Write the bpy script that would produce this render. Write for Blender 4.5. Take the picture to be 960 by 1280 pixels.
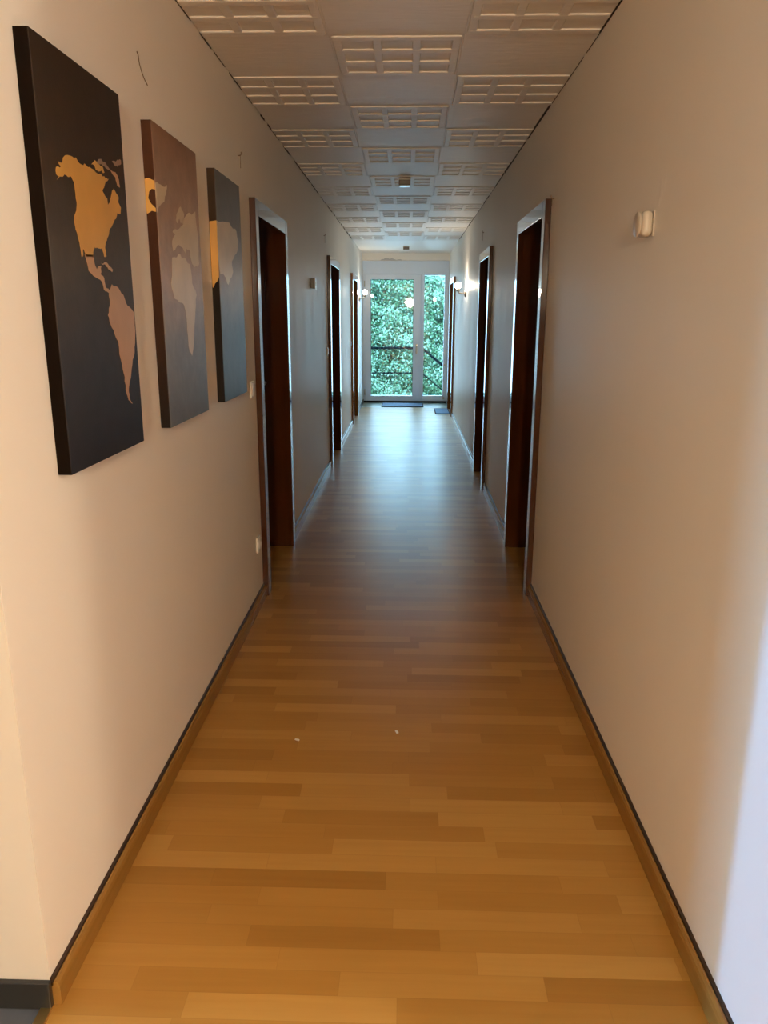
import bpy, bmesh, math, random
import numpy as np
from mathutils import Vector, Matrix
from mathutils.geometry import tessellate_polygon

random.seed(7)
rng = np.random.default_rng(11)
for o in list(bpy.data.objects):
    bpy.data.objects.remove(o)
SC = bpy.context.scene
COL = SC.collection

# ------------------------------------------------------------------ camera
F_PX = 963.997
PITCH, YAW, ROLL = -0.249833, -0.029217, 0.003293
cp, sp, cy, sy = math.cos(PITCH), math.sin(PITCH), math.cos(YAW), math.sin(YAW)
fwd = Vector((sy * cp, cy * cp, sp))
rt0 = Vector((cy, -sy, 0))
up0 = rt0.cross(fwd)
rt = rt0 * math.cos(ROLL) + up0 * math.sin(ROLL)
up = -rt0 * math.sin(ROLL) + up0 * math.cos(ROLL)
cam = bpy.data.cameras.new('camera')
cam.sensor_fit = 'HORIZONTAL'
cam.sensor_width = 36.0
cam.lens = F_PX / 960 * 36.0
cam.clip_start = 0.02
cam_ob = bpy.data.objects.new('camera', cam)
COL.objects.link(cam_ob)
M3 = Matrix((rt, up, -fwd)).transposed()
cam_ob.matrix_world = Matrix.Translation((0, 0, 1.45)) @ M3.to_4x4()
SC.camera = cam_ob

# ------------------------------------------------------------------ light and exposure
SKY_STRENGTH = 26.0
W = bpy.data.worlds.new('overcast_sky')
SC.world = W
W.use_nodes = True
wn = W.node_tree.nodes
bg = wn['Background']
bg.inputs[0].default_value = (0.36, 0.74, 1.0, 1)
bg.inputs[1].default_value = SKY_STRENGTH


def lamp(name, kind, loc, power, color, size=0.1, size_y=None, rot=None):
    l = bpy.data.lights.new(name, kind)
    l.energy = power
    l.color = color
    if kind == 'AREA':
        l.shape = 'RECTANGLE'
        l.size = size
        l.size_y = size_y or size
    elif kind == 'SUN':
        l.angle = size
    else:
        l.shadow_soft_size = size
    o = bpy.data.objects.new(name, l)
    COL.objects.link(o)
    o.location = loc
    if rot:
        o.rotation_euler = rot
    return o


WARM = (1.0, 0.83, 0.58)
# the lamps of the entrance hall behind the camera
lamp('hall_ceiling_bulb', 'POINT', (0.05, -2.5, 1.9), 345, WARM, 0.14)
lamp('kitchen_doorway_bulb', 'POINT', (2.0, 0.33, 2.05), 74, WARM, 0.08)
# daylight falling through the hall window far to the left
lamp('hall_window_daylight', 'AREA', (-11.0, 1.12, 1.2), 880, (0.18, 0.45, 1.0), 0.28, 2.2, (math.radians(90), 0, math.radians(-90)))

# bright open sky above the garden, falling steeply through the glazed door
lamp('garden_sky_light', 'SUN', (0, 20, 12), 5, (0.30, 0.62, 1.0), math.radians(85), rot=(math.radians(-47), 0, 0))
lamp('garden_door_daylight', 'AREA', (-0.04, 13.55, 1.2), 39, (0.46, 0.72, 1.0), 1.25, 2.1, (math.radians(-90), 0, 0))

SC.view_settings.view_transform = 'Standard'
SC.view_settings.look = 'None'
SC.view_settings.exposure = 0.0
SC.view_settings.gamma = 1.0
SC.view_settings.use_curve_mapping = False
SC.cycles.max_bounces = 18
SC.cycles.diffuse_bounces = 14
SC.cycles.glossy_bounces = 6
SC.cycles.transparent_max_bounces = 12
SC.cycles.sample_clamp_indirect = 6.0
SC.cycles.caustics_reflective = False
SC.cycles.caustics_refractive = False
SC.cycles.use_denoising = True
SC.cycles.blur_glossy = 0.5

# ------------------------------------------------------------------ materials


class NT:
    def __init__(self, name):
        self.m = bpy.data.materials.new(name)
        self.m.use_nodes = True
        self.t = self.m.node_tree
        self.b = self.t.nodes['Principled BSDF']

    def n(self, typ, **kw):
        x = self.t.nodes.new(typ)
        for k, v in kw.items():
            setattr(x, k, v)
        return x

    def l(self, a, b):
        self.t.links.new(a, b)

    def math(self, op, a, b=None, c=None):
        x = self.n('ShaderNodeMath', operation=op)
        for i, v in enumerate((a, b, c)):
            if v is None:
                continue
            if isinstance(v, (int, float)):
                x.inputs[i].default_value = v
            else:
                self.l(v, x.inputs[i])
        return x.outputs[0]

    def mix(self, f, a, b, mode='MIX'):
        x = self.n('ShaderNodeMix', data_type='RGBA', blend_type=mode)
        for i, v in ((0, f), (6, a), (7, b)):
            if isinstance(v, (int, float)):
                x.inputs[i].default_value = v
            elif isinstance(v, tuple):
                x.inputs[i].default_value = (*v, 1) if len(v) == 3 else v
            else:
                self.l(v, x.inputs[i])
        return x.outputs[2]

    def noise(self, scale, detail=3, vec=None, rough=0.5):
        x = self.n('ShaderNodeTexNoise')
        x.inputs['Scale'].default_value = scale
        x.inputs['Detail'].default_value = detail
        x.inputs['Roughness'].default_value = rough
        if vec is not None:
            self.l(vec, x.inputs['Vector'])
        return x

    def pos(self, scale=(1, 1, 1)):
        g = self.n('ShaderNodeTexCoord')
        mp = self.n('ShaderNodeMapping')
        mp.inputs['Scale'].default_value = scale
        self.l(g.outputs['Object'], mp.inputs['Vector'])
        return mp.outputs[0]

    def ramp(self, fac, stops):
        x = self.n('ShaderNodeValToRGB')
        e = x.color_ramp.elements
        e[0].position, e[0].color = stops[0][0], (*stops[0][1], 1)
        e[1].position, e[1].color = stops[-1][0], (*stops[-1][1], 1)
        for p, c in stops[1:-1]:
            k = e.new(p)
            k.color = (*c, 1)
        self.l(fac, x.inputs[0])
        return x.outputs[0]

    def bump(self, h, strength, dist=0.002):
        x = self.n('ShaderNodeBump')
        x.inputs['Strength'].default_value = strength
        x.inputs['Distance'].default_value = dist
        self.l(h, x.inputs['Height'])
        self.l(x.outputs[0], self.b.inputs['Normal'])

    def set(self, **kw):
        for k, v in kw.items():
            k = k.replace('_', ' ')
            s = self.b.inputs[k]
            if isinstance(v, tuple):
                s.default_value = (*v, 1)
            elif isinstance(v, (int, float)):
                s.default_value = v
            else:
                self.l(v, s)
        return self


def simple(name, color, rough=0.5, metal=0.0, spec=0.5, var=0.12, scale=(6, 6, 6), bump=0.0, bscale=80):
    t = NT(name)
    p = t.pos(scale)
    nz = t.noise(1.0, 3, p)
    dark = tuple(c * (1 - var) for c in color)
    lite = tuple(min(1, c * (1 + var)) for c in color)
    t.set(Base_Color=t.mix(nz.outputs[0], dark, lite), Roughness=rough, Metallic=metal)
    t.b.inputs['Specular IOR Level'].default_value = spec
    if bump:
        nb = t.noise(bscale, 2, t.pos())
        t.bump(nb.outputs[0], bump)
    return t.m


def wall_paint(name='satin_wall_paint', c0=(.82, .79, .74), c1=(.88, .85, .80)):
    t = NT(name)
    nz = t.noise(1.3, 4, t.pos((1, 1, .5)))
    t.set(Base_Color=t.mix(nz.outputs[0], c0, c1))
    r = t.noise(1.0, 2, t.pos((1, 6, .15)))
    t.set(Roughness=t.math('MULTIPLY_ADD', r.outputs[0], 0.16, 0.36))
    t.b.inputs['Specular IOR Level'].default_value = 0.16
    nb = t.noise(34, 3, t.pos((1, 1, .35)))
    t.bump(nb.outputs[0], 0.10, 0.004)
    return t.m


def parquet():
    """Strip laminate running across the corridor, every strip with its own tone."""
    t = NT('oak_strip_laminate')
    g = t.n('ShaderNodeTexCoord')
    s = t.n('ShaderNodeSeparateXYZ')
    t.l(g.outputs['Object'], s.inputs[0])
    RW, BL = 0.0655, 0.46
    yr = t.math('DIVIDE', s.outputs[1], RW)
    row = t.math('FLOOR', yr)
    wn1 = t.n('ShaderNodeTexWhiteNoise', noise_dimensions='1D')
    t.l(row, wn1.inputs['W'])
    xs = t.math('ADD', t.math('DIVIDE', s.outputs[0], BL), t.math('MULTIPLY', wn1.outputs[0], 7.3))
    col = t.math('FLOOR', xs)
    cv = t.n('ShaderNodeCombineXYZ')
    t.l(row, cv.inputs[0])
    t.l(col, cv.inputs[1])
    wn2 = t.n('ShaderNodeTexWhiteNoise', noise_dimensions='2D')
    t.l(cv.outputs[0], wn2.inputs['Vector'])
    tone = t.ramp(wn2.outputs[0], [(0, (.33, .158, .030)), (.35, (.38, .188, .038)), (.7, (.42, .215, .047)), (1, (.475, .258, .064))])
    off = t.n('ShaderNodeVectorMath', operation='ADD')
    mp = t.pos((2.2, 46, 1))
    t.l(mp, off.inputs[0])
    sc = t.n('ShaderNodeVectorMath', operation='SCALE')
    sc.inputs['Scale'].default_value = 37.0
    t.l(cv.outputs[0], sc.inputs[0])
    t.l(sc.outputs[0], off.inputs[1])
    gr = t.noise(1.0, 5, off.outputs[0], .6)
    c = t.mix(t.math('MULTIPLY', gr.outputs[0], .55), tone, t.mix(1.0, tone, (.62, .52, .42), 'MULTIPLY'))
    # thin joints between strips
    fy = t.math('FRACT', yr)
    fx = t.math('FRACT', xs)
    jy = t.math('LESS_THAN', t.math('MINIMUM', fy, t.math('SUBTRACT', 1.0, fy)), .014)
    jx = t.math('LESS_THAN', t.math('MINIMUM', fx, t.math('SUBTRACT', 1.0, fx)), .002)
    j = t.math('MAXIMUM', jy, jx)
    c = t.mix(t.math('MULTIPLY', j, .18), c, (.16, .07, .02))
    t.set(Base_Color=c)
    rn = t.noise(2.0, 3, t.pos((3, 14, 1)))
    t.set(Roughness=t.math('MULTIPLY_ADD', rn.outputs[0], .14, .27))
    t.b.inputs['Specular IOR Level'].default_value = 0.25
    h = t.math('ADD', t.math('MULTIPLY', j, -1.0), t.math('MULTIPLY', t.noise(1.0, 1, t.pos((1.2, 9, 1))).outputs[0], 1.5))
    t.bump(h, 0.12, 0.0015)
    return t.m


def foam_tile():
    t = NT('painted_foam_ceiling_tile')
    nz = t.noise(1.0, 4, t.pos((9, 60, 9)), .6)
    t.set(Base_Color=t.mix(nz.outputs[0], (.72, .68, .63), (.84, .81, .76)), Roughness=.5)
    t.b.inputs['Specular IOR Level'].default_value = 0.35
    t.bump(nz.outputs[0], 0.5, 0.006)
    return t.m


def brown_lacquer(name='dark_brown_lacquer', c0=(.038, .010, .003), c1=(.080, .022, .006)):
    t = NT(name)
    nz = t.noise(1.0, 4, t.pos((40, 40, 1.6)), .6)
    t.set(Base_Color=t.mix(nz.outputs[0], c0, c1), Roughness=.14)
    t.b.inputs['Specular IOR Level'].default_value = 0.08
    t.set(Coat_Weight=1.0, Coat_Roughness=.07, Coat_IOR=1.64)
    return t.m


def wood_trim():
    t = NT('oak_veneer_skirting')
    nz = t.noise(1.0, 4, t.pos((30, 2.0, 60)), .6)
    t.set(Base_Color=t.mix(nz.outputs[0], (.22, .105, .020), (.31, .155, .038)), Roughness=.24)
    return t.m


def canvas_paint(name, stops, z0=1.11, z1=1.98, rough=.40, spec=.5):
    """The print's own colours, from the bottom of the picture to its top."""
    t = NT(name)
    g = t.n('ShaderNodeTexCoord')
    s = t.n('ShaderNodeSeparateXYZ')
    t.l(g.outputs['Object'], s.inputs[0])
    f = t.math('DIVIDE', t.math('SUBTRACT', s.outputs[2], z0), z1 - z0)
    nz = t.noise(5.0, 5, t.pos((1, 1.2, .7)), .65)
    f = t.math('ADD', f, t.math('MULTIPLY_ADD', nz.outputs[0], .22, -.11))
    c = t.ramp(f, stops)
    n2 = t.noise(14.0, 4, t.pos(), .7)
    c = t.mix(n2.outputs[0], t.mix(1.0, c, (.55, .55, .56), 'MULTIPLY'), t.mix(1.0, c, (1.42, 1.38, 1.34), 'MULTIPLY'))
    t.set(Base_Color=c, Roughness=rough)
    t.b.inputs['Specular IOR Level'].default_value = spec
    w = t.noise(260, 1, t.pos())
    t.bump(w.outputs[0], .12, .002)
    return t.m


def glass_pane():
    t = NT('window_glass')
    tr = t.n('ShaderNodeBsdfTransparent')
    tr.inputs[0].default_value = (.97, .99, .98, 1)
    gl = t.n('ShaderNodeBsdfGlossy')
    gl.inputs['Roughness'].default_value = 0.02
    fr = t.n('ShaderNodeFresnel')
    fr.inputs[0].default_value = 1.45
    mx = t.n('ShaderNodeMixShader')
    t.l(fr.outputs[0], mx.inputs[0])
    t.l(tr.outputs[0], mx.inputs[1])
    t.l(gl.outputs[0], mx.inputs[2])
    t.l(mx.outputs[0], t.t.nodes['Material Output'].inputs[0])
    return t.m


def glow(name, color, strength):
    t = NT(name)
    t.set(Base_Color=(.9, .88, .82), Emission_Color=color, Emission_Strength=strength, Roughness=.3)
    return t.m


def leaf_mat():
    t = NT('glossy_ivy_leaf')
    geo = t.n('ShaderNodeNewGeometry')
    nz = t.noise(.9, 3, t.pos())
    a = t.ramp(geo.outputs['Random Per Island'], [(0, (.032, .062, .030)), (.5, (.050, .096, .046)), (.85, (.070, .122, .058)), (1, (.105, .15, .085))])
    b = t.mix(1.0, a, (.55, .75, .70), 'MULTIPLY')
    t.set(Base_Color=t.mix(nz.outputs[0], b, a), Roughness=.32)
    t.b.inputs['Specular IOR Level'].default_value = 0.6
    return t.m


MAT = dict(
    wall=wall_paint(), wall2=wall_paint('dimmed_hall_paint', (.58, .53, .46), (.64, .59, .52)), floor=parquet(), tile=foam_tile(), lacquer=brown_lacquer(), trim=wood_trim(), lacquer2=brown_lacquer('golden_brown_lacquer', (.15, .055, .014), (.24, .095, .028)),  # wall2: the wall paint darkened in colour to stand in for weaker light
    gap=simple('dark_brown_edging', (.035, .016, .007), .5),
    dark=simple('dark_gap_shade', (.06, .035, .02), .8),
    upvc=simple('daylight_tinted_plastic', (.67, .79, .95), .32, var=.03),  # white plastic with the blue of the daylight tinted into its colour
    glass=glass_pane(),
    plastic=simple('white_switch_plastic', (.78, .74, .68), .3, var=.04),
    beige=simple('beige_plastic', (.56, .50, .42), .35, var=.05),
    greyplastic=simple('grey_brown_plastic', (.16, .13, .10), .35, var=.08),
    steel=simple('brushed_steel', (.55, .53, .50), .28, metal=1.0, var=.08),
    brass=simple('brass_strip', (.75, .52, .20), .3, metal=1.0, var=.1),
    plaster=simple('rough_plaster', (.50, .49, .48), .8, var=.1, bump=.5, bscale=60),
    blacktile=simple('dark_skirting_tile', (.020, .018, .016), .3, var=.2),
    halltile=simple('dark_grey_floor_tile', (.085, .085, .09), .4, var=.35, scale=(20, 3, 1)),
    greentile=simple('grey_green_floor_tile', (.34, .42, .38), .3, var=.1),
    mat=simple('grey_blue_mat_pile', (.20, .34, .56), .9, var=.25, scale=(200, 200, 200), bump=.6, bscale=300),
    concrete=simple('concrete', (.36, .36, .35), .8, var=.15, bump=.3),
    iron=simple('dark_painted_iron', (.0012, .003, .004), .85, spec=.02),
    soil=simple('dark_earth', (.03, .07, .045), .9, var=.5, scale=(3, 3, 3)),
    bark=simple('brown_bark', (.09, .06, .04), .9, var=.4),
    leaf=leaf_mat(),
    wire=simple('brown_thin_wire', (.20, .12, .06), .6),
    bulb=glow('frosted_lit_glass', (1.0, .85, .66), 150.0),
    gold=simple('gold_map_paint', (.62, .33, .07), .36, var=.22, scale=(9, 9, 9)),
    copper=simple('copper_map_paint', (.50, .29, .15), .36, var=.22, scale=(9, 9, 9)),
    sand=simple('pale_sand_map_paint', (.62, .50, .34), .36, var=.2, scale=(9, 9, 9)),
    rose=simple('rose_brown_map_paint', (.30, .19, .13), .38, var=.2, scale=(20, 20, 20)),
    c1=canvas_paint('night_map_canvas', [(0, (.014, .012, .016)), (.3, (.036, .032, .036)), (.55, (.064, .052, .042)), (.75, (.036, .021, .012)), (1, (.022, .012, .006))], rough=.5, spec=.25),
    c2=canvas_paint('brown_sheen_map_canvas', [(0, (.13, .13, .14)), (.3, (.23, .21, .20)), (.52, (.42, .31, .25)), (.75, (.38, .25, .17)), (1, (.25, .13, .075))]),  # brown print lightened, surface sheen mixed into its colours
    c3=canvas_paint('slate_sheen_map_canvas', [(0, (.07, .095, .13)), (.35, (.13, .14, .16)), (.6, (.29, .21, .16)), (.75, (.15, .14, .13)), (1, (.10, .095, .095))]),  # slate print, also lightened to carry sheen in the colour
    e1=simple('near_black_canvas_edge', (.006, .003, .0015), .7, spec=.05),
    e2=canvas_paint('rust_canvas_edge', [(0, (.008, .004, .002)), (.25, (.022, .008, .003)), (.5, (.045, .013, .003)), (1, (.065, .022, .008))], rough=.55, spec=.15),
    e3=canvas_paint('umber_canvas_edge', [(0, (.008, .004, .002)), (.5, (.014, .007, .003)), (.7, (.03, .014, .005)), (1, (.045, .024, .011))], rough=.55, spec=.15),
)

# ------------------------------------------------------------------ geometry helpers


def caps(g, pts, a, b):
    """Fill both ends of a prism whose outline may be concave."""
    for t in tessellate_polygon([[Vector((p[0], p[1], 0)) for p in pts]]):
        for ring_v in (a, b):
            try:
                g.faces.new([ring_v[i] for i in t])
            except ValueError:
                pass


def coastline(pts, rnd):
    """Roughens an outline a little, as a drawn coast is."""
    out = []
    for p, q in zip(pts, pts[1:] + pts[:1]):
        dy, dz = q[0] - p[0], q[1] - p[1]
        out.append(p)
        if math.hypot(dy, dz) > .012:
            for f in (.33, .68):
                k = rnd.uniform(-.11, .11)
                out.append((p[0] + dy * f - dz * k, p[1] + dz * f + dy * k))
    return out


class MB:
    """Collects shapes into one bmesh and links it as ONE mesh object."""

    def __init__(self):
        self.bm = bmesh.new()

    def box(self, a, b, bevel=0.0, seg=3, smooth=False):
        lo = [min(a[i], b[i]) for i in range(3)]
        hi = [max(a[i], b[i]) for i in range(3)]
        g = bmesh.new()
        v = [g.verts.new((x, y, z)) for x in (lo[0], hi[0]) for y in (lo[1], hi[1]) for z in (lo[2], hi[2])]
        for f in ((0, 1, 3, 2), (4, 6, 7, 5), (0, 4, 5, 1), (2, 3, 7, 6), (0, 2, 6, 4), (1, 5, 7, 3)):
            g.faces.new([v[i] for i in f])
        if bevel:
            bmesh.ops.bevel(g, geom=list(g.edges), offset=bevel, segments=seg, profile=.5, affect='EDGES')
        for f in g.faces:
            f.smooth = smooth
        self._take(g)
        return self

    def _take(self, g):
        me = bpy.data.meshes.new('tmp')
        g.to_mesh(me)
        g.free()
        self.bm.from_mesh(me)
        bpy.data.meshes.remove(me)

    def prism_yz(self, pts, x0, x1):
        """Polygon in the Y-Z plane, extruded from x0 to x1."""
        g = bmesh.new()
        a = [g.verts.new((x0, y, z)) for y, z in pts]
        b = [g.verts.new((x1, y, z)) for y, z in pts]
        n = len(pts)
        caps(g, pts, a, b)
        for i in range(n):
            g.faces.new((a[i], a[(i + 1) % n], b[(i + 1) % n], b[i]))
        bmesh.ops.recalc_face_normals(g, faces=list(g.faces))
        self._take(g)
        return self

    def profile_y(self, pts, y0, y1):
        """Closed X-Z profile run along Y."""
        g = bmesh.new()
        a = [g.verts.new((x, y0, z)) for x, z in pts]
        b = [g.verts.new((x, y1, z)) for x, z in pts]
        n = len(pts)
        g.faces.new(a)
        g.faces.new(b)
        for i in range(n):
            g.faces.new((a[i], a[(i + 1) % n], b[(i + 1) % n], b[i]))
        bmesh.ops.recalc_face_normals(g, faces=list(g.faces))
        self._take(g)
        return self

    def lathe(self, prof, mat4, seg=28):
        """prof = [(radius, height)] turned about local Z, then placed by mat4."""
        g = bmesh.new()
        rings = []
        for r, h in prof:
            if r < 1e-6:
                rings.append([g.verts.new((0, 0, h))])
            else:
                rings.append([g.verts.new((r * math.cos(2 * math.pi * k / seg), r * math.sin(2 * math.pi * k / seg), h)) for k in range(seg)])
        for A, B in zip(rings, rings[1:]):
            for k in range(seg):
                k2 = (k + 1) % seg
                if len(A) == 1 and len(B) == 1:
                    continue
                if len(A) == 1:
                    g.faces.new((A[0], B[k], B[k2]))
                elif len(B) == 1:
                    g.faces.new((A[k], A[k2], B[0]))
                else:
                    g.faces.new((A[k], A[k2], B[k2], B[k]))
        bmesh.ops.recalc_face_normals(g, faces=list(g.faces))
        bmesh.ops.transform(g, matrix=mat4, verts=list(g.verts))
        for f in g.faces:
            f.smooth = True
        self._take(g)
        return self

    def tube(self, pts, r, seg=10, radii=None):
        g = bmesh.new()
        pts = [Vector(p) for p in pts]
        rings = []
        prev = None
        for i, p in enumerate(pts):
            d = (pts[min(i + 1, len(pts) - 1)] - pts[max(i - 1, 0)]).normalized()
            ref = prev if prev is not None else (Vector((0, 0, 1)) if abs(d.z) < .9 else Vector((1, 0, 0)))
            u = (ref - d * ref.dot(d)).normalized()
            v = d.cross(u)
            prev = u
            rr = radii[i] if radii else r
            rings.append([g.verts.new(p + (u * math.cos(2 * math.pi * k / seg) + v * math.sin(2 * math.pi * k / seg)) * rr) for k in range(seg)])
        for A, B in zip(rings, rings[1:]):
            for k in range(seg):
                g.faces.new((A[k], A[(k + 1) % seg], B[(k + 1) % seg], B[k])).smooth = True
        g.faces.new(rings[0])
        g.faces.new(rings[-1])
        bmesh.ops.recalc_face_normals(g, faces=list(g.faces))
        self._take(g)
        return self

    def build(self, name, mat, parent=None, bevel=0.0):
        me = bpy.data.meshes.new(name)
        self.bm.to_mesh(me)
        self.bm.free()
        o = bpy.data.objects.new(name, me)
        me.materials.append(mat)
        COL.objects.link(o)
        if parent is not None:
            o.parent = parent
            o.matrix_parent_inverse = Matrix.Translation(tuple(-c for c in world_loc(parent)))
        if bevel:
            b = o.modifiers.new('edge', 'BEVEL')
            b.width = bevel
            b.segments = 2
            b.limit_method = 'ANGLE'
        return o


def world_loc(o):
    return o.location if o.type == 'EMPTY' else (0, 0, 0)


def tag(o, label=None, cat=None, group=None, kind=None):
    if label:
        o['label'] = label
    if cat:
        o['category'] = cat
    if group:
        o['group'] = group
    if kind:
        o['kind'] = kind
    return o


def empty(name, loc):
    o = bpy.data.objects.new(name, None)
    o.empty_display_size = .05
    o.location = loc
    COL.objects.link(o)
    return o

# ------------------------------------------------------------------ the setting
XL, XR, H = -0.753, 0.672, 2.424
YC, YK, YE = 1.335, 1.0, 13.30          # near corners of the two walls, plane of the garden door
T = 0.20                                 # wall thickness
DTOP = 1.985                             # top of the door casings
CW, CD = 0.075, 0.030                    # casing width and how far it stands off the wall
DOORS_L = [(3.85, 4.84), (7.46, 8.50), (10.50, 11.52)]
DOORS_R = [(3.90, 4.87), (6.46, 7.36), (11.40, 12.46)]

# floors
tag(MB().box((XL, -5.5, -0.12), (XR + 2.6, YC, 0)).box((XL - T, YC, -0.12), (XR + T, 12.55, 0)).build('floor', MAT['floor']),
    'oak strip laminate floor with strips running across the corridor', kind='structure')
tag(MB().box((-6.2, -5.5, -0.12), (XL - 0.02, YC, -0.002)).build('floor', MAT['halltile']),
    'dark grey tiled hall floor beside the left corner', kind='structure')
tag(MB().box((XL - 0.022, -5.5, -0.10), (XL + 0.004, YC - 0.003, 0.004), .002).build('trim_1', MAT['brass']),
    'golden threshold strip between dark tiles and laminate', kind='structure')
tag(MB().box((XL, 12.55, -0.12), (XR, YE + .1, -0.003)).build('floor', MAT['greentile']),
    'grey green tile strip in front of the garden door', kind='structure')


def wall(name, label, x0, x1, y0, y1, doors):
    m = MB()
    y = y0
    for a, b in doors:
        a, b = a + CW - .012, b - CW + .012
        m.box((x0, y, -.1), (x1, a, H + .1))
        m.box((x0, a, DTOP - CW + .012), (x1, b, H + .1))
        y = b
    m.box((x0, y, -.1), (x1, y1, H + .1))
    return tag(m.build(name, MAT['wall']), label, kind='structure')


wl = wall('wall_left', 'off-white left corridor wall with three recessed doors and world map canvases', XL - T, XL, YC, YE + .25, DOORS_L)
wr = wall('wall_right', 'off-white right corridor wall with three recessed doors and a lit sconce', XR, XR + T, YK, YE + .25, DOORS_R)
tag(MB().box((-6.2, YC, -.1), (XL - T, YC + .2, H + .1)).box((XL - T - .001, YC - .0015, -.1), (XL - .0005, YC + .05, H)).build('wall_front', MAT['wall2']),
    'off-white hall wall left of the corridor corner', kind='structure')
# the hall the photographer stands in
tag(MB().box((XR + T, YK, -.1), (3.4, YK + .2, H + .1)).build('wall_front', MAT['wall']), 'hall wall right of the corridor mouth', kind='structure')
tag(MB().box((3.2, -5.5, -.1), (3.4, YK, H + .1)).build('wall_right', MAT['wall']), 'right end wall of the hall', kind='structure')
tag(MB().box((-6.2, -5.7, -.1), (3.4, -5.5, H + .1)).build('wall_back', MAT['wall']), 'hall wall behind the photographer', kind='structure')
tag(MB().box((-6.2, -5.5, -.1), (-6.0, 0.40, H + .1)).box((-6.2, 1.31, -.1), (-6.0, YC, H + .1)).box((-6.2, .40, 2.15), (-6.0, 1.31, H + .1))
    .box((-6.2, .40, -.1), (-6.0, 1.31, 0.06)).build('wall_left', MAT['wall']), 'left end wall of the hall with a tall window opening', kind='structure')
tag(MB().box((-6.11, .40, .06), (-6.105, 1.31, 2.15)).build('window_1', MAT['glass']), 'tall clear window in the left end of the hall', kind='structure')

# ceiling: slab, and foam tiles fixed under it just short of the walls
ceil = tag(MB().box((-6.2, -5.7, H + .016), (3.4, YE + .25, H + .12)).build('ceiling', MAT['dark']), 'pale foam tile ceiling with checkered slat relief', kind='structure')
TS, TY0 = 0.48, 4.06 - 7 * 0.48
cols = [(XL, -.295), (-.295, .192), (.192, XR)]
tb = MB()
rib = MB()
r2 = random.Random(5)
END_T = 11.0
nrow = int((END_T - TY0) / TS) + 1
for i in range(nrow):
    ya, yb = TY0 + i * TS, min(TY0 + (i + 1) * TS, END_T)
    for c, (xa, xb) in enumerate(cols):
        ga = xa + (r2.choice((.002, .006, .009)) if c == 0 else .0003)
        gb = xb - (r2.choice((.002, .006, .009)) if c == 2 else .0003)
        dz = r2.uniform(-.0012, .0012)
        tb.box((ga, ya + .0002, H + dz * .3), (gb, yb - .0002, H + .018), .0008)
        # every other tile carries the raised slats and cross bars
        if (i + 7 + (1 if c == 1 else 0)) % 2 == 1 and yb - ya > .4:
            t0 = xa if c else -.295 - .487
            t1 = xb if c < 2 else .192 + .487
            d = .0055
            for k in range(4):
                yk = ya + .030 + k * (TS - .060) / 3
                tb.box((max(t0 + .012, ga + .002), yk - .021, H - d), (min(t1 - .012, gb - .002), yk + .021, H + .002), .006)
            for k in range(4):
                xk = t0 + .024 + k * (t1 - t0 - .048) / 3
                if ga + .02 < xk < gb - .02:
                    tb.box((xk - .017, ya + .012, H - d + .001), (xk + .017, yb - .012, H + .002), .005)
tb.build('ceiling_tiling', MAT['tile'], ceil)
MB().box((XL + .002, END_T, H + .001), (XR - .002, YE + .2, H + .018)).build('plain_ceiling_board', MAT['wall'], ceil)
MB().box((-6.0, -5.5, H), (XL + .002, YC, H + .018)).box((XR - .002, -5.5, H), (3.2, YK, H + .018)).box((XL + .002, -5.5, H), (XR - .002, TY0, H + .018)).build('hall_ceiling_board', MAT['wall'], ceil)

# dark strips added for the shade in the broken joint between ceiling and walls
for nm, X, s_, r4 in (('left', XL, 1, random.Random(8)), ('right', XR, -1, random.Random(9))):
    m = MB()
    y = YC if s_ > 0 else YK
    while y < END_T - .3:
        L_ = r4.uniform(.08, .5) if s_ > 0 else r4.uniform(.3, .9)
        m.box((X, y, H - r4.uniform(.002, .0045)), (X + s_ * .0025, y + L_, H + .012))
        y += L_ + (r4.uniform(.03, .22) if s_ > 0 else r4.uniform(.01, .09))
    tag(m.build('trim_' + nm, MAT['dark']), f'dark broken strip as joint shade between ceiling tiles and {nm} wall', kind='structure')

# skirtings: a dark edging strip behind a rounded veneer strip


def skirting(side, y0, y1, n):
    s = 1 if side == 'left' else -1
    X = XL if side == 'left' else XR
    face = [(X, 0), (X + s * .020, 0), (X + s * .020, .046), (X + s * .018, .056), (X + s * .013, .062), (X + s * .008, .062), (X + s * .006, .058), (X, .058)]
    o = MB().profile_y(face, y0, y1).build('baseboard_' + side, MAT['trim'])
    tag(o, f'oak veneer skirting on the {side} wall, {n}', kind='structure')
    MB().profile_y([(X, .050), (X + s * .0068, .050), (X + s * .0068, .0665), (X, .0690)], y0, y1).build('dark_edging', MAT['gap'], o)
    return o


for n, (a, b) in zip(('below the map canvases', 'between first and second door', 'between second and third door'),
                     ((YC - .002, 3.85), (4.84, 7.46), (8.50, 10.50))):
    skirting('left', a, b, n)
for n, (a, b) in zip(('nearest stretch', 'between first and second door', 'below the wall sconce'),
                     ((YK, 3.90), (4.87, 6.46), (7.36, 11.40))):
    skirting('right', a, b, n)
# near end cap of the left skirting and the hall's black tile skirting
tag(MB().box((-6.0, YC - .014, -.002), (XL + .003, YC - .0005, .066), .003).build('baseboard_front', MAT['blacktile']), 'black skirting on the hall wall at the left corner', kind='structure')
tag(MB().box((XL, 11.52, -.003), (XL + .012, YE - .03, .055)).build('baseboard_left', MAT['blacktile']), 'black skirting on the left wall by the garden door', kind='structure')
tag(MB().box((XR - .012, 12.46, -.003), (XR, YE - .03, .055)).build('baseboard_right', MAT['blacktile']), 'black skirting on the right wall by the garden door', kind='structure')

# ------------------------------------------------------------------ the six recessed doors


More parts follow.
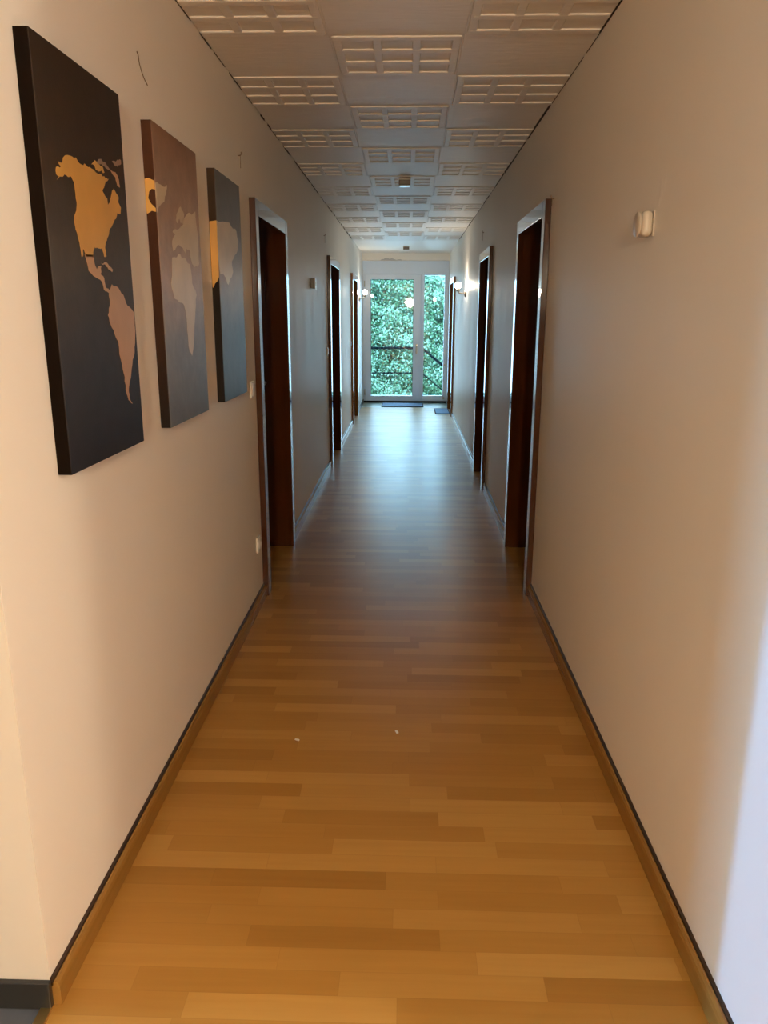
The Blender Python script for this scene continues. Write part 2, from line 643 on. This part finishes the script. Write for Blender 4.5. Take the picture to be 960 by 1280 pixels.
def room_door(k, side, y0, y1, where, mat):
    s = 1 if side == 'left' else -1          # direction from wall into corridor
    X = XL if side == 'left' else XR
    d = tag(empty(f'door_{k}', (X, (y0 + y1) / 2, 0)), f'{"golden" if mat is MAT["lacquer2"] else "dark"} brown lacquered room door {where}', 'door', kind='structure')
    f = X + s * CD
    a, b, top = y0 + CW, y1 - CW, DTOP - CW
    for nm, p, q in (('casing', (y0, 0), (a, DTOP)), ('casing', (b, 0), (y1, DTOP)), ('head_casing', (a, top), (b, DTOP))):
        MB().box((X, p[0], p[1]), (f, q[0], q[1])).build(nm, mat, d, bevel=.003)
    back = X - s * (T - .002)
    MB().box((X + s * .006, a - .012, 0), (back, a, top + .012)).box((X + s * .006, b, 0), (back, b + .012, top + .012)) \
        .box((X + s * .006, a, top), (back, b, top + .012)).build('jamb_lining', mat, d)
    fl = X - s * .150
    leaf = MB().box((fl, a + .002, .004), (fl - s * .042, b - .002, top - .002)).build('door_leaf', mat, d, bevel=.002)
    yh = b - .075
    h = MB()
    M = Matrix.Translation((fl, yh, 1.05)) @ Matrix.Rotation(math.radians(90) * s, 4, 'Y')
    h.box((fl - s * .001, yh - .019, .93), (fl + s * .007, yh + .019, 1.13), .004)
    h.lathe([(0, 0), (.011, 0), (.010, .046), (0, .046)], M, 16)
    h.tube([(fl + s * .042, yh + .006, 1.05), (fl + s * .046, yh - .03, 1.052), (fl + s * .045, yh - .115, 1.046)], .009, 12)
    h.build('handle', MAT['steel'], leaf)
    return d


where = ['beside the map canvases', 'second along the left wall', 'third on the left wall, by the garden door']
for k, ((a, b), w) in enumerate(zip(DOORS_L, where)):
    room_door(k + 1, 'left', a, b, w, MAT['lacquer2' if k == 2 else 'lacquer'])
where = ['nearest on the right wall', 'second along the right wall', 'last on the right wall, by the blue mat']
for k, ((a, b), w) in enumerate(zip(DOORS_R, where)):
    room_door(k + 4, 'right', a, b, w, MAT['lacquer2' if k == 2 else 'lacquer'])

# ------------------------------------------------------------------ the end wall and the white glazed garden door
we = tag(MB().box((XL, YE - .14, 2.315), (XR, YE + .25, H + .05)).build('wall_end', MAT['wall']), 'white lintel over the garden door with crumbled plaster', kind='structure')
pm = MB()
r3 = random.Random(3)
lower = [(-.46 + .02 * k, 2.3155) for k in range(19)]
upper = [(x + r3.uniform(-.006, .006), 2.318 + r3.uniform(.004, .012) + (.030 * math.exp(-((x + .36) / .045) ** 2) + .024 * math.exp(-((x + .27) / .03) ** 2))) for x, _ in lower[1:-1]]
outline = lower + upper[::-1]
gq = bmesh.new()
qa = [gq.verts.new((x, YE - .14, z)) for x, z in outline]
qb = [gq.verts.new((x, YE - .147, z)) for x, z in outline]
caps(gq, outline, qa, qb)
for k in range(len(outline)):
    gq.faces.new((qa[k], qa[(k + 1) % len(outline)], qb[(k + 1) % len(outline)], qb[k]))
bmesh.ops.recalc_face_normals(gq, faces=list(gq.faces))
pm._take(gq)
pm.build('crumbled_plaster', MAT['plaster'], we)

gd = tag(empty('door_7', (0, YE, 0)), 'white plastic glazed garden door with side light looking out to ivy', 'door', kind='structure')
zt = 2.315


def ring(m, x0, x1, z0, z1, wl_, wr_, wb, wt, ya, yb, bev=.006):
    m.box((x0, ya, z0), (x0 + wl_, yb, z1), bev).box((x1 - wr_, ya, z0), (x1, yb, z1), bev)
    m.box((x0 + wl_ - .004, ya + .001, z0), (x1 - wr_ + .004, yb - .001, z0 + wb), bev).box((x0 + wl_ - .004, ya + .001, z1 - wt), (x1 - wr_ + .004, yb - .001, z1), bev)
    return m


ring(MB(), XL, XR, 0.0, zt, .045, .055, .045, .225, YE - .01, YE + .07).build('outer_frame', MAT['upvc'], gd)
MB().box((.206, YE - .012, .04), (.262, YE + .07, zt - .22), .005).build('mullion', MAT['upvc'], gd)
lf = ring(MB(), -.715, .212, .03, 2.105, .094, .122, .080, .080, YE - .035, YE + .045).build('door_leaf', MAT['upvc'], gd)
MB().box((-.625, YE, .105), (.094, YE + .006, 2.03)).build('door_glass', MAT['glass'], lf)
# seals round the pane, hinges and the handle
ring(MB(), -.623, .092, .108, 2.027, .008, .008, .008, .008, YE - .002, YE + .010, .001).build('rubber_seal', MAT['iron'], lf)
for z in (.18, 1.95):
    MB().tube([(-.722, YE - .045, z - .05), (-.722, YE - .045, z + .05)], .009, 12).build('hinge', MAT['steel'], lf)
MB().box((XL + .01, YE - .032, -.003), (XR - .01, YE - .011, .028), .003).build('threshold', MAT['iron'], gd)
hm = MB().box((.135, YE - .043, .83), (.165, YE - .034, .98), .003)
hm.tube([(.15, YE - .04, .94), (.15, YE - .085, .94)], .008, 12).tube([(.15, YE - .082, .945), (.145, YE - .084, .90), (.148, YE - .083, .82)], .009, 12)
hm.build('handle', MAT['steel'], lf)
sl = ring(MB(), .250, XR - .012, .03, 2.135, .020, .058, .090, .040, YE - .018, YE + .05).build('side_light_frame', MAT['upvc'], gd)
MB().box((.268, YE, .118), (.604, YE + .006, 2.097)).build('side_light_glass', MAT['glass'], sl)
MB().box((.607, YE - .030, .62), (.637, YE - .017, .65), .004).build('latch', MAT['steel'], sl)
MB().box((.607, YE - .030, .06), (.637, YE - .017, .10), .004).build('latch', MAT['steel'], sl)

# ------------------------------------------------------------------ outdoors
tag(MB().box((-5.5, YE + .07, -.30), (.32, 14.75, -.02)).build('trim_2', MAT['concrete']), 'pale concrete landing outside the garden door', kind='structure')
st = MB()
for k in range(7):
    st.box((.32 + k * .25, YE + .30, -.30 - k * .21), (.57 + k * .25, 14.75, -.02 - (k + 1) * .20))
tag(st.build('outdoor_steps', MAT['concrete']), 'concrete steps going down to the right outside', 'steps', kind='structure')

YR = 14.62
rl = tag(empty('handrail', (.27, YR, -.02)), 'dark iron handrail seen through the garden door, sloping down at right', 'railing')
MB().tube([(-2.6, YR, .855), (.25, YR, .862), (.29, YR, .845), (2.0, YR, -.555)], .022, 12).build('top_rail', MAT['iron'], rl)
MB().tube([(-2.6, YR, .402), (.27, YR, .405), (2.0, YR, -.995)], .011, 10).build('lower_rail', MAT['iron'], rl)
for x, zb, z in ((.275, -.02, .85), (-1.15, -.02, .857), (-2.55, -.02, .857), (1.45, -1.10, -.105)):
    MB().tube([(x, YR, zb), (x, YR, z)], .016, 12).build('post', MAT['iron'], rl)

# ground and ivy bank
gm = MB()
gm.prism_yz([(14.75, -2.2), (15.6, -2.0), (16.0, -1.2), (16.35, .6), (16.7, 2.15), (17.3, 2.6), (20, 2.6), (20, -3), (14.75, -3)], -6, 6)
tag(gm.build('hill', MAT['soil']), 'dark earth bank under the ivy', kind='structure')


def leaf_cloud(n, xr, name, parent, seed):
    """n folded ivy leaves lying over the bank in a thick uneven layer, as one mesh."""
    g = np.random.default_rng(seed)
    px = np.array([15.2, 15.6, 16.0, 16.35, 16.7, 17.3]); pz = np.array([-2.2, -2.0, -1.2, .6, 2.2, 2.65])
    s = g.random(n)
    # even spread along the slope
    seg = np.hypot(np.diff(px), np.diff(pz)); cum = np.concatenate([[0], np.cumsum(seg)]) / seg.sum()
    Y = np.interp(s, cum, px); Z = np.interp(s, cum, pz)
    X = g.uniform(*xr, n)
    lump = .22 * np.sin(X * 2.3 + 1.3 * Z) * np.sin(Z * 2.9 + X * .7) + .13 * np.sin(X * 6.1 + Z * 4.3 + 1.0) * np.sin(Z * 7.7 - X * 2.1)
    off = g.random(n) ** .6 * .38 + lump
    Y = Y - off * .92; Z = Z + off * .38
    size = g.uniform(.015, .034, n)
    # facing: outward normal with wide scatter
    N = np.stack([g.normal(0, .55, n), -.75 + g.normal(0, .45, n), .65 + g.normal(0, .45, n)], 1)
    N /= np.linalg.norm(N, axis=1, keepdims=True)
    A = g.normal(0, 1, (n, 3)); A[:, 2] -= .8
    U = A - N * (A * N).sum(1, keepdims=True); U /= np.linalg.norm(U, axis=1, keepdims=True)
    V = np.cross(N, U)
    shape = [(-1, 0, .0), (-.35, .72, .22), (.35, .62, .20), (1.15, 0, -.1), (.35, -.62, .20), (-.35, -.72, .22)]
    C0 = np.stack([X, Y, Z], 1)
    verts = np.concatenate([C0[:, None] + size[:, None, None] * (a * U + b * V + c * N)[:, None] for a, b, c in shape], 1).reshape(-1, 3)
    base = np.arange(n)[:, None] * 6
    faces = np.concatenate([base + np.array([[0, 3, 2, 1]]), base + np.array([[0, 5, 4, 3]])], 0)
    me = bpy.data.meshes.new(name)
    me.vertices.add(len(verts)); me.vertices.foreach_set('co', verts.ravel())
    me.loops.add(faces.size); me.loops.foreach_set('vertex_index', faces.ravel().astype(np.int32))
    me.polygons.add(len(faces)); me.polygons.foreach_set('loop_start', np.arange(0, faces.size, 4, dtype=np.int32))
    me.polygons.foreach_set('loop_total', np.full(len(faces), 4, dtype=np.int32))
    me.update(calc_edges=True); me.validate()
    me.materials.append(MAT['leaf'])
    o = bpy.data.objects.new(name, me)
    COL.objects.link(o)
    return o


iv = leaf_cloud(150000, (-4.2, 4.2), 'ivy_foliage', None, 4)
tag(iv, 'dense green ivy covering the bank beyond the handrail', 'ivy', kind='stuff')

# ------------------------------------------------------------------ three canvas prints of one world map
MAPS = {
    'north_america': [(1.679,1.735),(1.683,1.742),(1.708,1.748),(1.696,1.751),(1.698,1.755),(1.715,1.756),(1.722,1.767),(1.757,1.777),(1.787,1.779),(1.797,1.773),(1.817,1.770),(1.841,1.773),(1.871,1.771),(1.895,1.767),(1.928,1.769),(1.954,1.763),(1.975,1.766),(1.943,1.746),(1.927,1.732),(1.938,1.724),(1.954,1.719),(1.955,1.703),(1.970,1.713),(1.980,1.725),(1.991,1.742),(2.003,1.748),(2.015,1.740),(2.032,1.733),(2.028,1.719),(2.043,1.709),(2.037,1.695),(2.012,1.692),(2.001,1.678),(1.981,1.666),(1.957,1.651),(1.941,1.632),(1.921,1.618),(1.914,1.603),(1.919,1.584),(1.905,1.583),(1.897,1.603),(1.870,1.599),(1.851,1.600),(1.839,1.588),(1.836,1.576),(1.795,1.576),(1.785,1.592),(1.777,1.574),(1.772,1.573),(1.770,1.589),(1.765,1.607),(1.753,1.628),(1.749,1.643),(1.771,1.681),(1.769,1.698),(1.767,1.726),(1.755,1.735),(1.736,1.732),(1.720,1.734),(1.703,1.727),(1.681,1.718),(1.693,1.726),(1.680,1.728)],
    'south_america': [(1.939,1.521),(1.981,1.514),(2.011,1.499),(2.026,1.479),(2.060,1.465),(2.081,1.456),(2.082,1.434),(2.079,1.400),(2.072,1.376),(2.056,1.343),(2.030,1.310),(2.018,1.287),(1.999,1.264),(2.000,1.240),(2.020,1.222),(1.992,1.235),(1.977,1.262),(1.978,1.295),(1.961,1.338),(1.952,1.385),(1.931,1.404),(1.911,1.426),(1.898,1.448),(1.915,1.470),(1.919,1.506)],
    'arctic_island': [(1.873,1.780),(1.895,1.793),(1.920,1.789),(1.942,1.786),(1.950,1.776),(1.923,1.774),(1.897,1.773),(1.892,1.780)],
    'arctic_island2': [(2.006,1.811),(2.044,1.821),(2.069,1.824),(2.068,1.815),(2.041,1.804),(2.019,1.805)],
    'arctic_island3': [(1.990,1.788),(2.036,1.783),(2.044,1.770),(2.046,1.757),(2.030,1.759),(2.019,1.778),(2.000,1.782)],
    'arctic_island4': [(1.901,1.792),(1.926,1.801),(1.955,1.800),(1.971,1.794),(1.994,1.790),(1.980,1.786),(1.953,1.790),(1.927,1.790)],
    'cuba': [(1.884,1.567),(1.914,1.571),(1.936,1.561),(1.954,1.556),(1.948,1.550),(1.925,1.555),(1.908,1.565),(1.887,1.564)],
    'greenland': [(2.329,1.813),(2.386,1.816),(2.450,1.824),(2.435,1.797),(2.399,1.768),(2.357,1.752),(2.331,1.735),(2.322,1.733),(2.323,1.777)],
    'europe': [(2.472,1.639),(2.468,1.667),(2.504,1.689),(2.480,1.696),(2.525,1.706),(2.601,1.729),(2.588,1.734),(2.626,1.755),(2.687,1.775),(2.760,1.788),(2.766,1.735),(2.775,1.662),(2.772,1.619),(2.711,1.605),(2.682,1.614),(2.667,1.633),(2.661,1.654),(2.624,1.658),(2.610,1.640),(2.585,1.655),(2.550,1.660),(2.515,1.659),(2.494,1.643)],
    'scandinavia': [(2.535,1.754),(2.585,1.781),(2.618,1.762),(2.608,1.741),(2.574,1.730),(2.559,1.743),(2.538,1.726),(2.522,1.734)],
    'africa': [(2.458,1.619),(2.527,1.634),(2.579,1.625),(2.652,1.612),(2.669,1.551),(2.716,1.515),(2.690,1.462),(2.657,1.381),(2.618,1.316),(2.591,1.331),(2.577,1.399),(2.570,1.456),(2.548,1.484),(2.495,1.490),(2.454,1.499),(2.429,1.542)],
    'asia': [(3.042,1.793),(3.158,1.800),(3.273,1.809),(3.382,1.797),(3.435,1.755),(3.387,1.699),(3.290,1.661),(3.306,1.621),(3.213,1.566),(3.151,1.598),(3.081,1.600),(3.052,1.665)],
    'central_america': [(1.790,1.580),(1.838,1.580),(1.841,1.566),(1.852,1.551),(1.868,1.559),(1.882,1.560),(1.873,1.541),(1.893,1.533),(1.897,1.513),(1.921,1.506),(1.914,1.500),(1.886,1.507),(1.879,1.524),(1.843,1.533),(1.805,1.545)],
}
Z0, Z1 = 1.112, 1.978


def canvas(y0, y1, face, edge, label, prints, flecks=()):
    c = tag(empty('map_canvas', (XL, (y0 + y1) / 2, Z0)), label, 'picture', group='world map canvases on the left wall')
    f = XL + .030
    MB().box((XL + .0005, y0 + .002, Z0), (f, y1, Z1)).build('canvas', MAT[face], c, bevel=.0015)
    MB().box((XL + .0005, y0, Z0 + .001), (f - .0012, y0 + .003, Z1 - .001)).build('wrapped_edge', MAT[edge], c)
    for key, nm, mat in prints:
        pts = [(min(max(y, y0 + .0025), y1 - .002), z) for y, z in MAPS[key]]
        pts = coastline(pts, random.Random(key))
        pts = [(min(max(y, y0 + .0025), y1 - .002), z) for y, z in pts]
        MB().prism_yz(pts, f - .0005, f + .0006).build(nm, MAT[mat], c)
    return c


c1 = canvas(1.615, 2.088, 'c1', 'e1', 'nearest dark canvas with North and South America in gold',
            [('north_america', 'north_america', 'gold'), ('south_america', 'south_america', 'copper'), ('arctic_island', 'arctic_island', 'gold'),
             ('arctic_island2', 'arctic_island', 'rose'), ('arctic_island3', 'arctic_island', 'copper'), ('arctic_island4', 'arctic_island', 'rose'),
             ('central_america', 'central_america', 'copper'), ('cuba', 'small_island', 'copper')])
c2 = canvas(2.335, 2.803, 'c2', 'e2', 'middle brown canvas with Greenland, Europe and Africa',
            [('greenland', 'greenland', 'sand'), ('europe', 'europe', 'sand'), ('scandinavia', 'scandinavia', 'sand'), ('africa', 'africa', 'sand')])
c3 = canvas(3.062, 3.498, 'c3', 'e3', 'farthest slate canvas with Asia, next to the first left door', [('asia', 'asia', 'sand')])


def edge_patch(c, y0, pts, mat):
    """Map colour carried round onto the wrapped near edge: pts are (x, z)."""
    g = bmesh.new()
    a = [g.verts.new((XL + x, y0 - .0006, z)) for x, z in pts]
    b = [g.verts.new((XL + x, y0 + .0006, z)) for x, z in pts]
    caps(g, pts, a, b)
    for i in range(len(pts)):
        g.faces.new((a[i], a[(i + 1) % len(pts)], b[(i + 1) % len(pts)], b[i]))
    bmesh.ops.recalc_face_normals(g, faces=list(g.faces))
    m = MB()
    m._take(g)
    return m.build('wrapped_map_edge', MAT[mat], c)


edge_patch(c2, 2.335, [(.001, 1.823), (.012, 1.826), (.029, 1.818), (.029, 1.795), (.020, 1.797), (.012, 1.790), (.008, 1.772), (.015, 1.758), (.028, 1.745),
                       (.028, 1.735), (.016, 1.738), (.001, 1.729)], 'gold')
edge_patch(c3, 3.062, [(.002, 1.790), (.029, 1.794), (.029, 1.590), (.022, 1.575), (.012, 1.565), (.006, 1.55), (.002, 1.552)], 'gold')

# ------------------------------------------------------------------ wall sconces


def sconce(side, Y, label):
    s = 1 if side == 'left' else -1
    X = XL if side == 'left' else XR
    r = tag(empty('wall_sconce', (X, Y, 1.70)), label, 'lamp', group='lit wall sconces near the garden door')
    Rm = Matrix.Rotation(math.radians(90) * s, 4, 'Y')
    MB().lathe([(0, 0), (.046, 0), (.046, .010), (.038, .020), (.016, .026), (0, .026)], Matrix.Translation((X, Y, 1.70)) @ Rm, 32).build('wall_plate', MAT['greyplastic'], r)
    MB().tube([(X + s * .02, Y, 1.70), (X + s * .055, Y, 1.695), (X + s * .085, Y, 1.705), (X + s * .098, Y, 1.73)], .008, 12).build('arm', MAT['steel'], r)
    MB().lathe([(0, -.014), (.018, -.012), (.024, .004), (.024, .018), (.019, .020), (0, .018)], Matrix.Translation((X + s * .098, Y, 1.735)), 24).build('socket_cup', MAT['steel'], r)
    prof = [(.018, 0)] + [(.035 * math.sin(math.radians(a)), .033 - .037 * math.cos(math.radians(a))) for a in range(30, 180, 12)] + [(0, .070)]
    MB().lathe(prof, Matrix.Translation((X + s * .098, Y, 1.752)), 28).build('glass_globe', MAT['bulb'], r)
    return r


sconce('right', 9.28, 'lit glass sconce on the right wall beyond the second door')
sconce('left', 12.2, 'lit glass sconce on the left wall beside the garden door')

# ------------------------------------------------------------------ small fittings


def ceiling_box(Y, label):
    r = tag(empty('ceiling_sensor', (-.034, Y, H)), label, 'sensor', group='square sensors on the ceiling')
    MB().box((-.080, Y - .05, H - .008), (.012, Y + .05, H + .002), .002).build('base_plate', MAT['plastic'], r)
    MB().box((-.077, Y - .046, H - .044), (.009, Y + .046, H - .006), .006).build('housing', MAT['greyplastic'], r)
    MB().box((-.072, Y - .041, H - .048), (.004, Y + .041, H - .043), .002).build('lens_cover', MAT['plastic'], r)


ceiling_box(6.14, 'small square dark ceiling sensor on the slatted tiles, nearest')
ceiling_box(11.9, 'small square ceiling sensor right above the garden door end')

th = tag(empty('thermostat', (XL, 6.22, 1.65)), 'small square box on the left wall between first and second door', 'thermostat')
MB().box((XL, 6.18, 1.650), (XL + .032, 6.255, 1.725), .004).build('housing', MAT['greyplastic'], th)
MB().box((XL + .030, 6.176, 1.646), (XL + .037, 6.259, 1.729), .003).build('cover', MAT['plastic'], th)
MB().box((XL + .036, 6.20, 1.67), (XL + .039, 6.235, 1.70), .001).build('dial', MAT['beige'], th)


def light_switch(Y, z, label):
    r = tag(empty('light_switch', (XL, Y, z)), label, 'switch', group='light switches on the left wall')
    MB().box((XL, Y - .040, z - .040), (XL + .010, Y + .040, z + .040), .004).build('plate', MAT['plastic'], r)
    m = MB()
    m.prism_yz([(Y - .028, z - .028), (Y + .028, z - .028), (Y + .028, z + .028), (Y - .028, z + .028)], XL + .0095, XL + .0145)
    m.build('rocker', MAT['plastic'], r, bevel=.002)


light_switch(3.735, 1.10, 'white light switch between the farthest canvas and first left door')
light_switch(7.33, 1.12, 'white light switch just before the second left door')
light_switch(10.32, 1.09, 'small white light switch just before the third left door')

so = tag(empty('wall_socket', (XL, 3.745, .32)), 'white round-well wall socket low beside the first left door', 'socket')
MB().box((XL, 3.705, .280), (XL + .011, 3.785, .360), .005).build('plate', MAT['plastic'], so)
MB().lathe([(.029, 0), (.029, .004), (.022, .004), (.020, -.004), (0, -.004)], Matrix.Translation((XL + .0105, 3.745, .32)) @ Matrix.Rotation(math.radians(90), 4, 'Y'), 32).build('socket_well', MAT['plastic'], so)
for dy in (-.0095, .0095):
    MB().lathe([(0, 0), (.0028, 0), (.0028, .002), (0, .002)], Matrix.Translation((XL + .0066, 3.745 + dy, .32)) @ Matrix.Rotation(math.radians(90), 4, 'Y'), 10).build('contact_hole', MAT['dark'], so)

se = tag(empty('motion_sensor', (XR, 2.29, 1.695)), 'beige rounded wall box high on the right wall', 'sensor')
MB().box((XR - .003, 2.262, 1.664), (XR, 2.322, 1.729), .001).build('wall_plate', MAT['beige'], se)
MB().box((XR - .034, 2.260, 1.662), (XR - .002, 2.324, 1.731), .0155, 8, True).build('housing', MAT['beige'], se)
MB().lathe([(0, 0), (.031, 0), (.034, .0015), (.034, .005), (.031, .0075), (0, .008)], Matrix.Translation((XR - .034, 2.292, 1.6965)) @ Matrix.Rotation(math.radians(-90), 4, 'Y'), 32).build('front_cap', MAT['beige'], se)
# filler smears above it
pm = MB()
for y, z, a, b in ((2.225, 1.775, .016, .030), (2.20, 1.790, .012, .020), (2.235, 1.752, .010, .016)):
    pm.lathe([(0, .0012), (.7, .0009), (1.0, 0)], Matrix.Translation((XR, y, z)) @ Matrix.Rotation(math.radians(-90), 4, 'Y') @ Matrix.Diagonal((b, a, 1, 1)), 16)
pm.build('plaster_patch', MAT['wall'], wr)

wi = MB().tube([(XL + .001, 2.345, 2.150), (XL + .006, 2.338, 2.140), (XL + .008, 2.334, 2.128), (XL + .009, 2.336, 2.115), (XL + .010, 2.346, 2.100), (XL + .010, 2.362, 2.089), (XL + .010, 2.39, 2.078)], .0014, 8).build('picture_wire', MAT['wire'])
tag(wi, 'thin bent wire sticking out of the wall above the canvases', 'wire')


def nail(X, s, Y, z, name, label, drop):
    r = MB()
    r.tube([(X - s * .004, Y, z), (X + s * .012, Y, z + .002), (X + s * .015, Y, z + .006), (X + s * .015, Y, z + .016)], .0022, 8)
    r.tube([(X + s * .011, Y, z), (X + s * .010, Y + .004, z - drop)], .0012, 6)
    tag(r.build(name, MAT['wire']), label, 'hook')


nail(XL, 1, 3.64, 2.125, 'wall_hook', 'small nail hook above the farthest canvas', .05)
nail(XL, 1, 7.2, 2.13, 'wall_hook', 'small nail hook above the second left door', .06)
nail(XR, -1, 7.32, 2.17, 'wall_hook', 'thin nail hook over the second right door', .07)
nail(XR, -1, 3.84, 1.975, 'wall_hook', 'dark hook at the top corner of the nearest right door', .03)

# ------------------------------------------------------------------ mats


def door_mat(x0, x1, y0, y1, z, label):
    r = tag(empty('door_mat', ((x0 + x1) / 2, (y0 + y1) / 2, z)), label, 'mat', group='blue grey door mats at the far end')
    MB().box((x0 + .012, y0 + .012, z + .003), (x1 - .012, y1 - .012, z + .016), .004).build('pile', MAT['mat'], r)
    ring_ = MB().box((x0, y0, z), (x1, y0 + .02, z + .010), .003).box((x0, y1 - .02, z), (x1, y1, z + .010), .003)
    ring_.box((x0, y0, z), (x0 + .02, y1, z + .010), .003).box((x1 - .02, y0, z), (x1, y1, z + .010), .003)
    ring_.build('rubber_border', MAT['iron'], r)


door_mat(-.42, .27, 12.62, 13.12, -.003, 'long flat mat in front of the garden door')
door_mat(.43, .655, 11.70, 12.36, .0, 'small mat on the laminate before the last right door')

# pale chips lying on the floor
for (x, y, a), w in zip(((-.021, 2.478, .4), (-.366, 2.417, 1.2)), ('right of the middle', 'nearer the left skirting')):
    m = MB()
    m.prism_yz([(0, 0), (.014, .001), (.017, .003), (.003, .004)], -.004, .004)
    o = m.build('plaster_chip', MAT['plastic'])
    o.location = (x, y, .0008)
    o.rotation_euler = (0, 0, a)
    tag(o, f'tiny pale plaster chip on the floor, {w}', 'chip', group='plaster chips on the floor')
